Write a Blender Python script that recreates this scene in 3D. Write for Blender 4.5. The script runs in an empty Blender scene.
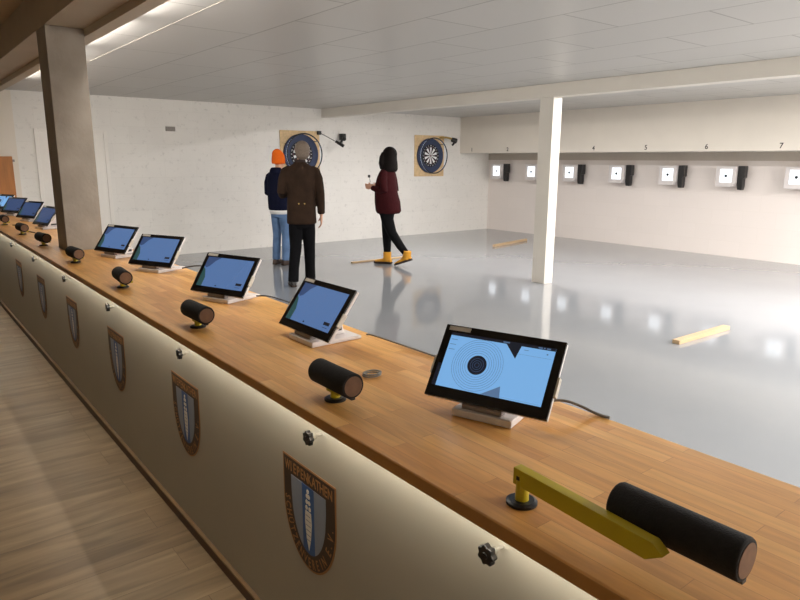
import bpy, math, random
from mathutils import Vector, Matrix
random.seed(7)
PI = math.pi
SC = bpy.context.scene
COL = SC.collection

# ------------------------------------------------------------------ measured sizes (metres)
CAM_Z = 1.5019
ZT, ZB = 0.862, 0.829            # worktop top / underside
XF, XC = 0.798, 1.380            # worktop front / back edge
XP = 0.868                       # front panel face
ZF = -0.072                      # wooden floor level
YW = 10.354                      # dartboard wall
XW = 10.69                       # target wall
XO = 9.79                        # boxed-out front above the targets
ZC = 2.402                       # ceiling
YN = -3.6                        # near end of the hall
XL = -2.6

# ------------------------------------------------------------------ helpers
def srgb(r, g, b):
    f = lambda c: (c/255/12.92) if c/255 <= .04045 else ((c/255+.055)/1.055)**2.4
    return (f(r), f(g), f(b), 1)

def newmat(name):
    m = bpy.data.materials.new(name); m.use_nodes = True
    nt = m.node_tree
    return m, nt, nt.nodes['Principled BSDF'], nt.nodes, nt.links

def coords(nt, scale=(1, 1, 1), loc=(0, 0, 0), swz=None, obj=True):
    tc = nt.nodes.new('ShaderNodeTexCoord')
    src = tc.outputs['Object'] if obj else tc.outputs['Generated']
    if swz:
        sp = nt.nodes.new('ShaderNodeSeparateXYZ'); nt.links.new(src, sp.inputs[0])
        cb = nt.nodes.new('ShaderNodeCombineXYZ')
        for i, a in enumerate(swz):
            if a: nt.links.new(sp.outputs[a], cb.inputs[i])
        src = cb.outputs[0]
    mp = nt.nodes.new('ShaderNodeMapping')
    mp.inputs['Scale'].default_value = scale; mp.inputs['Location'].default_value = loc
    nt.links.new(src, mp.inputs[0])
    return mp.outputs[0]

def pmat(name, col, rough=.5, metal=0, var=.12, nscale=18, bump=0., bscale=60, spec=.5, stretch=(1, 1, 1), detail=4, coat=0):
    m, nt, b, N, L = newmat(name)
    v = coords(nt, stretch)
    n = N.new('ShaderNodeTexNoise'); n.inputs['Scale'].default_value = nscale; n.inputs['Detail'].default_value = detail
    L.new(v, n.inputs['Vector'])
    r = N.new('ShaderNodeValToRGB')
    c = col[:3]
    r.color_ramp.elements[0].position = .3; r.color_ramp.elements[1].position = .7
    r.color_ramp.elements[0].color = (*[x*(1-var) for x in c], 1)
    r.color_ramp.elements[1].color = (*[min(1, x*(1+var)) for x in c], 1)
    L.new(n.outputs['Fac'], r.inputs[0]); L.new(r.outputs[0], b.inputs['Base Color'])
    b.inputs['Roughness'].default_value = rough; b.inputs['Metallic'].default_value = metal
    b.inputs['Specular IOR Level'].default_value = spec
    b.inputs['Coat Weight'].default_value = coat
    if bump:
        n2 = N.new('ShaderNodeTexNoise'); n2.inputs['Scale'].default_value = bscale; n2.inputs['Detail'].default_value = 5
        L.new(v, n2.inputs['Vector'])
        bp = N.new('ShaderNodeBump'); bp.inputs['Strength'].default_value = bump; bp.inputs['Distance'].default_value = .01
        L.new(n2.outputs['Fac'], bp.inputs['Height']); L.new(bp.outputs[0], b.inputs['Normal'])
    return m

def emat(name, col, strength, base=None):
    m, nt, b, N, L = newmat(name)
    b.inputs['Base Color'].default_value = base or (0.02, 0.02, 0.02, 1)
    b.inputs['Emission Color'].default_value = col
    b.inputs['Emission Strength'].default_value = strength
    b.inputs['Roughness'].default_value = .25
    return m

def brickmat(name, swz, bw, rh, c1, c2, mortar, msize, loc=(0, 0, 0), rough=.5, spec=.5, bump=.3, grain=None, offset=.5, smooth=.2, noisebump=0., coat=0, bias=0., blotch=0., scuff=0.):
    m, nt, b, N, L = newmat(name)
    v = coords(nt, (1, 1, 1), loc, swz)
    t = N.new('ShaderNodeTexBrick')
    t.offset = offset; t.squash = 1
    t.inputs['Scale'].default_value = 1; t.inputs['Brick Width'].default_value = bw; t.inputs['Row Height'].default_value = rh
    t.inputs['Mortar Size'].default_value = msize; t.inputs['Mortar Smooth'].default_value = smooth; t.inputs['Bias'].default_value = bias
    t.inputs['Color1'].default_value = c1; t.inputs['Color2'].default_value = c2; t.inputs['Mortar'].default_value = mortar
    L.new(v, t.inputs['Vector'])
    colout = t.outputs['Color']
    def mult(colsock, facsock, lo, hi):
        mr = N.new('ShaderNodeMapRange'); mr.inputs['From Min'].default_value = .3; mr.inputs['From Max'].default_value = .7
        mr.inputs['To Min'].default_value = lo; mr.inputs['To Max'].default_value = hi
        L.new(facsock, mr.inputs['Value'])
        mx = N.new('ShaderNodeMix'); mx.data_type = 'RGBA'; mx.blend_type = 'MULTIPLY'; mx.inputs['Factor'].default_value = 1
        L.new(colsock, mx.inputs['A']); L.new(mr.outputs[0], mx.inputs['B'])
        return mx.outputs['Result']
    if grain:
        sx, sy, amt = grain
        mp = N.new('ShaderNodeMapping'); mp.inputs['Scale'].default_value = (sx, sy, 1); L.new(v, mp.inputs[0])
        # shift the grain from board to board
        ad = N.new('ShaderNodeVectorMath'); ad.operation = 'ADD'
        sc = N.new('ShaderNodeVectorMath'); sc.operation = 'SCALE'; sc.inputs['Scale'].default_value = 40
        L.new(t.outputs['Color'], sc.inputs[0]); L.new(mp.outputs[0], ad.inputs[0]); L.new(sc.outputs[0], ad.inputs[1])
        n = N.new('ShaderNodeTexNoise'); n.inputs['Scale'].default_value = 1; n.inputs['Detail'].default_value = 6; n.inputs['Distortion'].default_value = .6
        L.new(ad.outputs[0], n.inputs['Vector'])
        colout = mult(colout, n.outputs['Fac'], 1-amt, 1+amt*.6)
    if blotch:
        n = N.new('ShaderNodeTexNoise'); n.inputs['Scale'].default_value = 1.6; n.inputs['Detail'].default_value = 4
        L.new(v, n.inputs['Vector']); colout = mult(colout, n.outputs['Fac'], 1-blotch, 1)
    if scuff:      # grey scuffs and bare patches in the paint
        n = N.new('ShaderNodeTexNoise'); n.inputs['Scale'].default_value = 11; n.inputs['Detail'].default_value = 7; n.inputs['Roughness'].default_value = .75
        L.new(v, n.inputs['Vector'])
        mr = N.new('ShaderNodeMapRange'); mr.inputs['From Min'].default_value = .56; mr.inputs['From Max'].default_value = .66; mr.inputs['To Min'].default_value = 1; mr.inputs['To Max'].default_value = 1-scuff
        L.new(n.outputs['Fac'], mr.inputs['Value'])
        mx = N.new('ShaderNodeMix'); mx.data_type = 'RGBA'; mx.blend_type = 'MULTIPLY'; mx.inputs['Factor'].default_value = 1
        L.new(colout, mx.inputs['A']); L.new(mr.outputs[0], mx.inputs['B']); colout = mx.outputs['Result']
    L.new(colout, b.inputs['Base Color'])
    b.inputs['Roughness'].default_value = rough; b.inputs['Specular IOR Level'].default_value = spec; b.inputs['Coat Weight'].default_value = coat
    if bump:
        inv = N.new('ShaderNodeMath'); inv.operation = 'SUBTRACT'; inv.inputs[0].default_value = 1; L.new(t.outputs['Fac'], inv.inputs[1])
        hs = inv.outputs[0]
        if noisebump:
            n = N.new('ShaderNodeTexNoise'); n.inputs['Scale'].default_value = 9; n.inputs['Detail'].default_value = 8; n.inputs['Roughness'].default_value = .7
            mp = N.new('ShaderNodeMapping'); mp.inputs['Scale'].default_value = (1, .8, 1); L.new(v, mp.inputs[0]); L.new(mp.outputs[0], n.inputs['Vector'])
            ma = N.new('ShaderNodeMath'); ma.operation = 'MULTIPLY_ADD'; ma.inputs[1].default_value = noisebump
            L.new(n.outputs['Fac'], ma.inputs[0]); L.new(hs, ma.inputs[2]); hs = ma.outputs[0]
        bp = N.new('ShaderNodeBump'); bp.inputs['Strength'].default_value = bump; bp.inputs['Distance'].default_value = .006
        L.new(hs, bp.inputs['Height']); L.new(bp.outputs[0], b.inputs['Normal'])
    return m

class MB:
    """collects shapes, then links them as one mesh object"""
    def __init__(s): s.v = []; s.f = []; s.M = Matrix.Identity(4)
    def add(s, vs, fs):
        k = len(s.v); s.v += [s.M @ Vector(p) for p in vs]; s.f += [tuple(i+k for i in f) for f in fs]; return s
    def box(s, a, b):
        x0, y0, z0 = a; x1, y1, z1 = b
        return s.add([(x0,y0,z0),(x1,y0,z0),(x1,y1,z0),(x0,y1,z0),(x0,y0,z1),(x1,y0,z1),(x1,y1,z1),(x0,y1,z1)],
                     [(0,3,2,1),(4,5,6,7),(0,1,5,4),(1,2,6,5),(2,3,7,6),(3,0,4,7)])
    def prism(s, pts, y0, y1):
        """outline in x-z (counter-clockwise seen from -y), between y0 (front) and y1"""
        n = len(pts)
        vs = [(p[0], y0, p[1]) for p in pts]+[(p[0], y1, p[1]) for p in pts]
        fs = [tuple(range(n)), tuple(range(2*n-1, n-1, -1))]+[(i, i+n, (i+1) % n+n, (i+1) % n) for i in range(n)]
        return s.add(vs, fs)
    def loft(s, rings, cap=True):
        n = len(rings[0]); vs = [p for r in rings for p in r]; fs = []
        for k in range(len(rings)-1):
            for i in range(n):
                j = (i+1) % n; fs.append((k*n+i, k*n+j, (k+1)*n+j, (k+1)*n+i))
        if cap:
            fs.append(tuple(range(n-1, -1, -1))); fs.append(tuple(range((len(rings)-1)*n, len(rings)*n)))
        return s.add(vs, fs)
    def ell(s, secs, n=20, p=2.0):
        """horizontal superellipse sections (cx,cy,z,rx,ry)"""
        R = []
        for cx, cy, z, rx, ry in secs:
            r = []
            for i in range(n):
                a = 2*PI*i/n; c, d = math.cos(a), math.sin(a)
                r.append((cx+rx*math.copysign(abs(c)**(2/p), c), cy+ry*math.copysign(abs(d)**(2/p), d), z))
            R.append(r)
        return s.loft(R)
    def tube(s, pts, rad, n=12, cap=True, flat=1.0):
        pts = [Vector(p) for p in pts]
        if not hasattr(rad, '__len__'): rad = [rad]*len(pts)
        R = []; prev = None; up = Vector((0, 0, 1))
        for i, p in enumerate(pts):
            t = (pts[min(i+1, len(pts)-1)]-pts[max(i-1, 0)]).normalized()
            if prev is None:
                a = t.cross(up)
                if a.length < .3: a = t.cross(Vector((0, 1, 0)))
            else: a = prev-t*prev.dot(t)
            a.normalize(); prev = a; b = a.cross(t).normalized()
            R.append([tuple(p+a*rad[i]*math.cos(2*PI*k/n)+b*rad[i]*flat*math.sin(2*PI*k/n)) for k in range(n)])
        return s.loft(R, cap)
    def sphere(s, c, r, nu=16, nv=10):
        if not hasattr(r, '__len__'): r = (r, r, r)
        R = []
        for j in range(nv+1):
            t = PI*j/nv*.998+.001*PI
            R.append([(c[0]+r[0]*math.sin(t)*math.cos(2*PI*i/nu), c[1]+r[1]*math.sin(t)*math.sin(2*PI*i/nu), c[2]-r[2]*math.cos(t)) for i in range(nu)])
        return s.loft(R)
    def ring(s, c, r0, r1, y0, y1, n=48):
        """annulus in the x-z plane"""
        vs = []; fs = []
        for i in range(n):
            a = 2*PI*i/n; ca, sa = math.cos(a), math.sin(a)
            vs += [(c[0]+r0*ca, y0, c[1]+r0*sa), (c[0]+r1*ca, y0, c[1]+r1*sa), (c[0]+r1*ca, y1, c[1]+r1*sa), (c[0]+r0*ca, y1, c[1]+r0*sa)]
        for i in range(n):
            j = (i+1) % n; a, b = i*4, j*4
            fs += [(a, a+1, b+1, b), (a+1, a+2, b+2, b+1), (a+2, a+3, b+3, b+2), (a+3, a, b, b+3)]
        return s.add(vs, fs)
    def torus(s, c, R, r, n=40, m=10):
        """in the x-z plane"""
        vs = []; fs = []
        for i in range(n):
            a = 2*PI*i/n
            for k in range(m):
                t = 2*PI*k/m; q = R+r*math.cos(t)
                vs.append((c[0]+q*math.cos(a), c[1]+r*math.sin(t), c[2]+q*math.sin(a)))
        for i in range(n):
            for k in range(m):
                fs.append((i*m+k, ((i+1) % n)*m+k, ((i+1) % n)*m+(k+1) % m, i*m+(k+1) % m))
        return s.add(vs, fs)
    def build(s, name, mat, parent=None, bevel=0, smooth=False, remesh=0, seg=2):
        me = bpy.data.meshes.new(name)
        me.from_pydata([tuple(p) for p in s.v], [], s.f); me.update()
        import bmesh
        bm = bmesh.new(); bm.from_mesh(me); bmesh.ops.recalc_face_normals(bm, faces=bm.faces); bm.to_mesh(me); bm.free()
        o = bpy.data.objects.new(name, me); COL.objects.link(o)
        if remesh:
            r = o.modifiers.new('r', 'REMESH'); r.mode = 'VOXEL'; r.voxel_size = remesh
            q = o.modifiers.new('s', 'SMOOTH'); q.factor = .5; q.iterations = 4
            dg = bpy.context.evaluated_depsgraph_get()
            me2 = bpy.data.meshes.new_from_object(o.evaluated_get(dg))
            o.modifiers.clear(); o.data = me2; bpy.data.meshes.remove(me); me = me2; me.name = name; smooth = True
        me.materials.clear(); me.materials.append(mat)
        if smooth:
            for p in me.polygons: p.use_smooth = True
        if bevel:
            b = o.modifiers.new('bevel', 'BEVEL'); b.width = bevel; b.segments = seg; b.limit_method = 'ANGLE'; b.angle_limit = .6
            for p in me.polygons: p.use_smooth = True
            wn = o.modifiers.new('wn', 'WEIGHTED_NORMAL'); wn.keep_sharp = False
        if parent: o.parent = parent
        return o

def tag(o, label, cat, group=None):
    o['label'] = label; o['category'] = cat
    if group: o['group'] = group
    return o
def thing(name, label, cat, loc=(0, 0, 0), rz=0, group=None):
    o = bpy.data.objects.new(name, None); COL.objects.link(o); o.location = loc; o.rotation_euler = (0, 0, rz); o.empty_display_size = .1
    return tag(o, label, cat, group)
def struct(o): o['kind'] = 'structure'; return o
def copy_tree(o, parent=None):
    c = o.copy(); COL.objects.link(c)
    if parent: c.parent = parent; c.matrix_parent_inverse = o.matrix_parent_inverse.copy()
    for ch in list(o.children): copy_tree(ch, c)
    return c
_gl = {}
def glyph(ch):
    """flat outline faces of one character, height about 0.7, centred on x, standing on 0"""
    if ch not in _gl:
        cu = bpy.data.curves.new('glyph', 'FONT'); cu.body = ch; cu.resolution_u = 3; cu.extrude = .02; cu.offset = .014
        o = bpy.data.objects.new('glyph', cu); COL.objects.link(o)
        me = bpy.data.meshes.new_from_object(o.evaluated_get(bpy.context.evaluated_depsgraph_get()))
        vs = [tuple(v.co) for v in me.vertices]; fs = [tuple(p.vertices) for p in me.polygons]
        bpy.data.objects.remove(o); bpy.data.curves.remove(cu); bpy.data.meshes.remove(me)
        cx = (max(v[0] for v in vs)+min(v[0] for v in vs))/2
        _gl[ch] = ([(v[0]-cx, v[2], v[1]) for v in vs], fs)
    return _gl[ch]
def put_glyph(mb, ch, x, y, z, size, ang=0, wide=1, thick=.5):
    vs, fs = glyph(ch); c, s = math.cos(ang), math.sin(ang); out = []
    for a, t, h in vs:
        a *= size*wide; h = (h-.35)*size
        out.append((x+a*c-h*s, y+t*thick*size, z+a*s+h*c))
    mb.add(out, fs)

# ------------------------------------------------------------------ materials
M = {}
M['grey_floor'] = None
def make_epoxy():
    m, nt, b, N, L = newmat('grey_epoxy')
    v = coords(nt)
    n = N.new('ShaderNodeTexNoise'); n.inputs['Scale'].default_value = .9; n.inputs['Detail'].default_value = 5; L.new(v, n.inputs[0])
    r = N.new('ShaderNodeValToRGB'); r.color_ramp.elements[0].color = srgb(136, 139, 143); r.color_ramp.elements[1].color = srgb(150, 153, 156)
    L.new(n.outputs['Fac'], r.inputs[0]); L.new(r.outputs[0], b.inputs['Base Color'])
    b.inputs['Roughness'].default_value = .075; b.inputs['IOR'].default_value = 1.6
    n2 = N.new('ShaderNodeTexNoise'); n2.inputs['Scale'].default_value = 1.7; n2.inputs['Detail'].default_value = 3; n2.inputs['Distortion'].default_value = .5
    L.new(v, n2.inputs[0])
    bp = N.new('ShaderNodeBump'); bp.inputs['Strength'].default_value = .08; bp.inputs['Distance'].default_value = .012
    L.new(n2.outputs['Fac'], bp.inputs['Height']); L.new(bp.outputs[0], b.inputs['Normal'])
    return m
M['epoxy'] = make_epoxy()
WH = srgb(236, 233, 228)
M['block_far'] = brickmat('painted_blocks', ('X', 'Z', None), .5, .25, WH, srgb(233, 230, 225), srgb(228, 225, 219), .004, (0, .02, 0), rough=.55, bump=.22, noisebump=.9, smooth=.8, blotch=.05, scuff=.17)
M['block_tgt'] = brickmat('painted_blocks_smooth', ('Y', 'Z', None), .5, .25, srgb(234, 225, 219), srgb(232, 223, 217), srgb(229, 220, 213), .004, rough=.6, bump=.06, noisebump=.3, smooth=.8)
M['plaster'] = pmat('white_plaster', srgb(226, 218, 206), .6, var=.02, nscale=3, bump=.04)
M['plaster_cool'] = pmat('white_paint', srgb(222, 216, 206), .5, var=.02, nscale=3, bump=.03)
M['shooter_wall'] = pmat('cream_wall_paint', srgb(210, 200, 182), .8, var=.04, nscale=3)
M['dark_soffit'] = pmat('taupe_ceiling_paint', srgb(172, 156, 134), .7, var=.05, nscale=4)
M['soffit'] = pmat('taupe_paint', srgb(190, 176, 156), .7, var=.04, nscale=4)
M['soffit_shade'] = pmat('taupe_shade', srgb(188, 178, 166), .6, var=.02)  # wall tone with the shadow under the soffit put into it
M['ceil'] = brickmat('ceiling_panels', ('Y', 'X', None), 1.25, .60, srgb(190, 187, 182), srgb(186, 183, 178), srgb(140, 136, 130), .006, (-2.15+1.25, -1.68-.60*3+.60*4, 0), rough=.38, spec=.5, bump=.5, smooth=.1)
M['wood_floor'] = brickmat('oak_laminate', ('X', 'Y', None), 1.2, .19, srgb(166, 142, 110), srgb(150, 126, 96), srgb(118, 96, 72), .001, rough=.45, bump=.06, grain=(2.2, 17, .36), offset=.37)
M['butcher'] = brickmat('beech_block', ('Y', 'X', None), .42, .042, srgb(226, 172, 98), srgb(202, 142, 72), srgb(176, 122, 62), .0006, rough=.36, bump=.03, grain=(6, 60, .16), offset=.41)
M['panel'] = pmat('cream_panel', srgb(158, 151, 137), .5, var=.02, nscale=4)
M['skirt'] = pmat('dark_wood', srgb(70, 42, 22), .5, var=.2, nscale=9, stretch=(1, .1, 1))
M['skirt_lip'] = pmat('beech_lip', srgb(150, 122, 90), .5, var=.1)
M['concrete'] = pmat('concrete_render', srgb(150, 141, 130), .85, var=.13, nscale=6, bump=.3, bscale=40)
M['black'] = pmat('black_plastic', srgb(20, 19, 20), .35, var=.1)
M['foam'] = pmat('black_foam', srgb(22, 20, 19), .9, var=.3, nscale=120, bump=.25, bscale=300)
M['glass_black'] = pmat('black_bezel', srgb(14, 13, 14), .15, var=.05)
M['white_pl'] = pmat('white_plastic', srgb(214, 208, 206), .35, var=.02)
M['grey_pl'] = pmat('grey_plastic', srgb(130, 122, 120), .4, var=.03)
M['sticker'] = pmat('paper_sticker', srgb(190, 184, 172), .6, var=.08, nscale=80)
M['yellow'] = pmat('yellow_paint', srgb(186, 166, 18), .38, var=.05)
M['chrome'] = pmat('chrome', srgb(215, 215, 215), .12, metal=1, var=.03)
M['wood_end'] = pmat('wooden_plug', srgb(110, 78, 54), .6, var=.15, nscale=60)
M['plywood'] = pmat('chipboard', srgb(214, 184, 140), .7, var=.14, nscale=30, bump=.1)
M['lath'] = pmat('pine_lath', srgb(188, 160, 124), .6, var=.1, nscale=8, stretch=(.3, 3, 3))
M['cabinet_wood'] = pmat('orange_wood', srgb(176, 112, 50), .5, var=.18, nscale=8, stretch=(3, 3, .4))
M['navy'] = pmat('navy_foam', srgb(46, 56, 84), .7, var=.12, nscale=20)
M['sisal_w'] = pmat('white_sisal', srgb(236, 236, 236), .8, var=.03)
M['sisal_b'] = pmat('black_sisal', srgb(24, 24, 26), .8, var=.1)
M['red'] = pmat('red_sisal', srgb(120, 70, 80), .8, var=.1)
M['brass'] = pmat('brass_bracket', srgb(190, 160, 90), .4, metal=.6, var=.05)
M['vent'] = pmat('grey_vent', srgb(140, 136, 128), .6, var=.1, nscale=90)
M['door_white'] = pmat('white_door_paint', srgb(234, 230, 224), .4, var=.015)
M['digit'] = pmat('dark_digit', srgb(58, 50, 48), .6, var=.05)
M['cable_grey'] = pmat('grey_cable', srgb(120, 118, 112), .5, var=.05)
M['cable_black'] = pmat('black_cable', srgb(30, 30, 32), .5, var=.05)
M['gold'] = pmat('crest_gold', srgb(150, 104, 60), .5, var=.05)
M['crest_brown'] = pmat('crest_dark', srgb(52, 36, 26), .5, var=.05)
M['crest_blue'] = pmat('crest_blue', srgb(44, 82, 136), .5, var=.05)
M['crest_grey'] = pmat('crest_grey', srgb(124, 132, 146), .5, var=.05)
M['crest_white'] = pmat('crest_white', srgb(212, 206, 196), .5, var=.05)
M['led'] = emat('led_strip', (1.0, .985, .87, 1), 34)
M['tube'] = emat('fluorescent_tube', (1, .93, .82, 1), 3)
M['lamp'] = emat('lamp_diffuser', (1, .94, .86, 1), 8)
M['lamp_cool'] = emat('cool_diffuser', (.66, .78, 1, 1), 1.6)
M['target_lit'] = emat('backlit_card', (.90, .95, 1, 1), 1.5)
M['scr_light'] = emat('screen_light_blue', srgb(126, 182, 236), .85)
M['scr_blue'] = emat('screen_blue', srgb(88, 122, 174), .8)
M['scr_dim'] = emat('screen_navy', srgb(52, 76, 120), .8)
M['scr_green'] = emat('screen_green', srgb(44, 84, 84), .7)
M['scr_dark'] = emat('screen_black', srgb(16, 22, 38), .7)
M['scr_mid'] = emat('screen_grey', srgb(92, 122, 160), .8)
M['scr_line'] = emat('screen_ring', srgb(74, 104, 146), .8)

# ------------------------------------------------------------------ room
def sbox(name, a, b, mat, bevel=0): return struct(MB().box(a, b).build(name, mat, bevel=bevel))
sbox('floor', (.888, YN, -.1), (XW+.1, YW+.1, 0), M['epoxy'])
sbox('floor', (XL, YN, ZF-.05), (.868, YW+.1, ZF), M['wood_floor'])
sbox('wall_back', (XL-.1, YW, -.12), (XW+.2, YW+.12, 2.75), M['block_far'])
sbox('wall_right', (XW, YN, -.1), (XW+.12, YW, 2.6), M['block_tgt'])
sbox('wall_front', (XL-.1, YN-.12, -.12), (XW+.2, YN, 2.75), M['plaster'])
sbox('wall_left', (XL-.12, YN, -.12), (XL, YW, 2.75), M['shooter_wall'])
sbox('ceiling', (1.315, YN, ZC), (XW, YW, ZC+.1), M['ceil'])
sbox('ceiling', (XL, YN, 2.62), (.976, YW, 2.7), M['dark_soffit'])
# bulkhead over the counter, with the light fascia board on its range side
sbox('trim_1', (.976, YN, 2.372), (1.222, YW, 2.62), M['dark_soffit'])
sbox('trim_2', (1.222, YN, 2.322), (1.315, YW, 2.53), M['soffit'], bevel=.002)
# ceiling beam in the range, boxed-out front above the targets
sbox('trim_3', (6.358, YN, 2.25), (6.53, YW, ZC), M['plaster_cool'], bevel=.003)
sbox('trim_4', (XO, YN, 1.665), (XO+.03, YW, ZC), M['plaster'], bevel=.002)
sbox('trim_5', (XO+.03, YN, 1.667), (XW, YW, 1.69), M['plaster_cool'])
sbox('shade_strip', (XW-.02, YN, 1.53), (XW, YW, 1.667), M['soffit_shade'])  # flush strip on the wall, soffit shadow painted as a darker taupe
sbox('seam_highlight', (1.680, YN, ZC-.0015), (1.6835, YW, ZC), M['plaster'])  # thin pale strip added to draw the bright light line along a ceiling seam
sbox('trim_7', (.75, 10.05, ZF), (1.462, YW, 2.37), M['plaster'])
# flush door in the painted block wall
d = struct(MB().box((1.78, YW-.02, 0), (2.63, YW, 1.86)).build('door_1', M['door_white'], bevel=.003))
fr = MB(); fr.box((1.73, YW-.03, 0), (1.78, YW, 1.91)); fr.box((2.63, YW-.03, 0), (2.68, YW, 1.91)); fr.box((1.78, YW-.03, 1.86), (2.63, YW, 1.91))
fr.build('door_frame', M['door_white'], d, bevel=.003)

# ------------------------------------------------------------------ pillars
tag(MB().box((.977, 5.05, ZF), (1.219, 5.34, 2.371)).build('concrete_pillar', M['concrete'], bevel=.004),
    'bare grey concrete pillar rising through the wooden counter', 'pillar')
tag(MB().box((6.362, 5.142, 0), (6.522, 5.345, 2.249)).build('white_pillar', M['plaster_cool'], bevel=.004),
    'slim white square pillar on the grey floor under the ceiling beam', 'pillar')

# ------------------------------------------------------------------ counter
w = MB()
for a, b in [((XF, YN+.01, ZB), (XC, 5.045, ZT)), ((XF, 5.345, ZB), (XC, YW-.38, ZT)), ((XF, 5.045, ZB), (.972, 5.345, ZT)), ((1.224, 5.045, ZB), (XC, 5.345, ZT))]: w.box(a, b)
# one outline with a cut-out for the pillar
w = MB()
xs = [XF, .972, 1.224, XC]; ys = [YN+.01, 5.045, 5.345, YW-.38]
for zi, z in enumerate((ZB, ZT)):
    for y in ys:
        for x_ in xs: w.v.append(Vector((x_, y, z)))
def vi(i, j, k): return k*16+j*4+i
for j in range(3):
    for i in range(3):
        if (i, j) == (1, 1): continue
        w.f.append((vi(i, j, 1), vi(i+1, j, 1), vi(i+1, j+1, 1), vi(i, j+1, 1)))
        w.f.append((vi(i, j, 0), vi(i, j+1, 0), vi(i+1, j+1, 0), vi(i+1, j, 0)))
        for (di, dj, e) in ((-1, 0, ((i, j), (i, j+1))), (1, 0, ((i+1, j+1), (i+1, j))), (0, -1, ((i+1, j), (i, j))), (0, 1, ((i, j+1), (i+1, j+1)))):
            a, b_ = i+di, j+dj
            if not (0 <= a < 3 and 0 <= b_ < 3) or (a, b_) == (1, 1):
                (p, q) = e; w.f.append((vi(*p, 0), vi(*q, 0), vi(*q, 1), vi(*p, 1)))
ct = w.build('worktop', M['butcher'], bevel=.005, seg=3)
tag(ct, 'long beech block worktop running along all the firing positions', 'counter')
fp = MB().box((XP, YN+.01, ZF), (XP+.018, YW-.38, ZB)).build('front_panel', M['panel'])
tag(fp, 'cream panel closing the front of the counter, bearing the crests', 'panel')
bk = MB().box((1.27, YN+.01, .0), (1.29, YW-.38, ZB)).build('rear_panel', M['panel'])
tag(bk, 'panel under the rear edge of the counter on the range side', 'panel')
struct(MB().box((XP-.012, YN+.01, ZF), (XP, YW-.38, ZF+.045)).build('baseboard_left', M['skirt']))
struct(MB().box((XP-.014, YN+.01, ZF+.045), (XP, YW-.38, ZF+.053)).build('baseboard_left', M['skirt_lip']))
ls = MB().box((XP-.056, YN+.05, ZB-.004), (XP-.044, YW-.42, ZB)).build('led_strip', M['led'])
tag(ls, 'glowing warm white light strip under the front edge of the worktop', 'light')

# ------------------------------------------------------------------ lights of the hall
g_tube = 'strip lamps behind the board over the counter'
E_BAT, E_PAN, E_BEAM = 25, 146, 40
def area(loc, sx, sy, e, col, parent, rot=(0, 0, 0)):
    l = bpy.data.lights.new('lamp_light', 'AREA'); l.shape = 'RECTANGLE'; l.size = sx; l.size_y = sy; l.energy = e; l.color = col
    o = bpy.data.objects.new('lamp_light', l); COL.objects.link(o); o.location = loc; o.rotation_euler = rot; o.parent = parent
for k in range(5):
    t = thing('strip_lamp', 'flat white strip lamp on the range side of the board over the counter', 'lamp', (1.315, 2.5+k*1.4, 0), 0, g_tube)
    MB().box((.0, -.62, 2.34), (.014, .62, 2.385)).build('housing', M['white_pl'], t)
    MB().box((.014, -.6, 2.345), (.017, .6, 2.38)).build('diffuser', M['tube'], t)
    area((.022, 0, 2.362), .035, 1.15, E_BAT, (1, .95, .88), t, (0, math.radians(-42), 0))
for k in range(8):
    y = -3.0+k*1.56
    t = thing('batten_lamp', 'white batten lamp on the ceiling behind the beam', 'lamp', (7.0, y, 0), 0, 'batten lamps behind the ceiling beam')
    MB().box((-.03, -.6, 2.372), (.03, .6, ZC-.0005)).build('housing', M['white_pl'], t)
    MB().tube([(0, -.58, 2.358), (0, .58, 2.358)], .013).build('tube', M['tube'], t)
    area((0, 0, 2.343), .05, 1.15, E_BEAM, (1, .97, .955), t)
for i, (lx, ly) in enumerate([(4.0, -2.6), (5.2, -1.2), (7.9, .4), (8.9, -1.0), (5.9, -3.0), (8.2, -2.6)]):
    t = thing('ceiling_panel_lamp', 'square ceiling lamp near the front end of the range', 'lamp', (lx, ly, 0), 0, 'ceiling lamps at the front end')
    MB().box((-.31, -.31, ZC-.03), (.31, .31, ZC-.001)).build('housing', M['white_pl'], t)
    MB().box((-.29, -.29, ZC-.034), (.29, .29, ZC-.031)).build('diffuser', M['lamp'], t)
    area((0, 0, ZC-.04), .56, .56, E_PAN, (1, .98, .965), t)
t = thing('ceiling_panel_lamp', 'unseen fill lamp added over the firing point behind the camera', 'lamp', (-1.3, 1.5, 0), 0)  # weak fill light added out of view to lift the dark firing point
MB().box((-.31, -.31, 2.59), (.31, .31, 2.619)).build('housing', M['white_pl'], t)
MB().box((-.29, -.29, 2.586), (.29, .29, 2.589)).build('diffuser', emat('fill_diffuser', (1, .86, .66, 1), 1.0), t)
area((0, 0, 2.58), .56, .56, 2.5, (1, .86, .66), t)

# ------------------------------------------------------------------ targets
def make_target():
    t = thing('target_box', '', 'target', (0, 0, 0), -PI/2)
    # local x = to the right seen from the counter, y = depth towards the wall, z = up
    MB().prism([(-.165, .02), (-.14, -.005), (.085, -.005), (.15, .06), (.15, .315), (-.165, .315)], 0, .17).build('housing', M['white_pl'], t, bevel=.006)
    lit = MB().box((-.095, -.004, .065), (.095, 0, .27)).build('lit_card', M['target_lit'], t)
    MB().tube([(0, -.006, .165), (0, -.004, .165)], .022, 20).build('bullseye', M['sisal_b'], lit)
    MB().box((-.14, .165, .10), (.14, .235, .22)).build('wall_bracket', M['grey_pl'], t)
    b = MB(); b.prism([(.152, .03), (.168, -.045), (.23, -.05), (.24, .0), (.24, .13), (.262, .14), (.262, .32), (.152, .32)], .05, .15)
    b.build('feed_unit', M['black'], t, bevel=.006)
    MB().box((.14, .08, .12), (.16, .13, .2)).build('connector', M['black'], t)
    return t
TY = [9.90, 8.93, 7.98, 6.94, 5.95, 4.97, 3.95]
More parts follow.
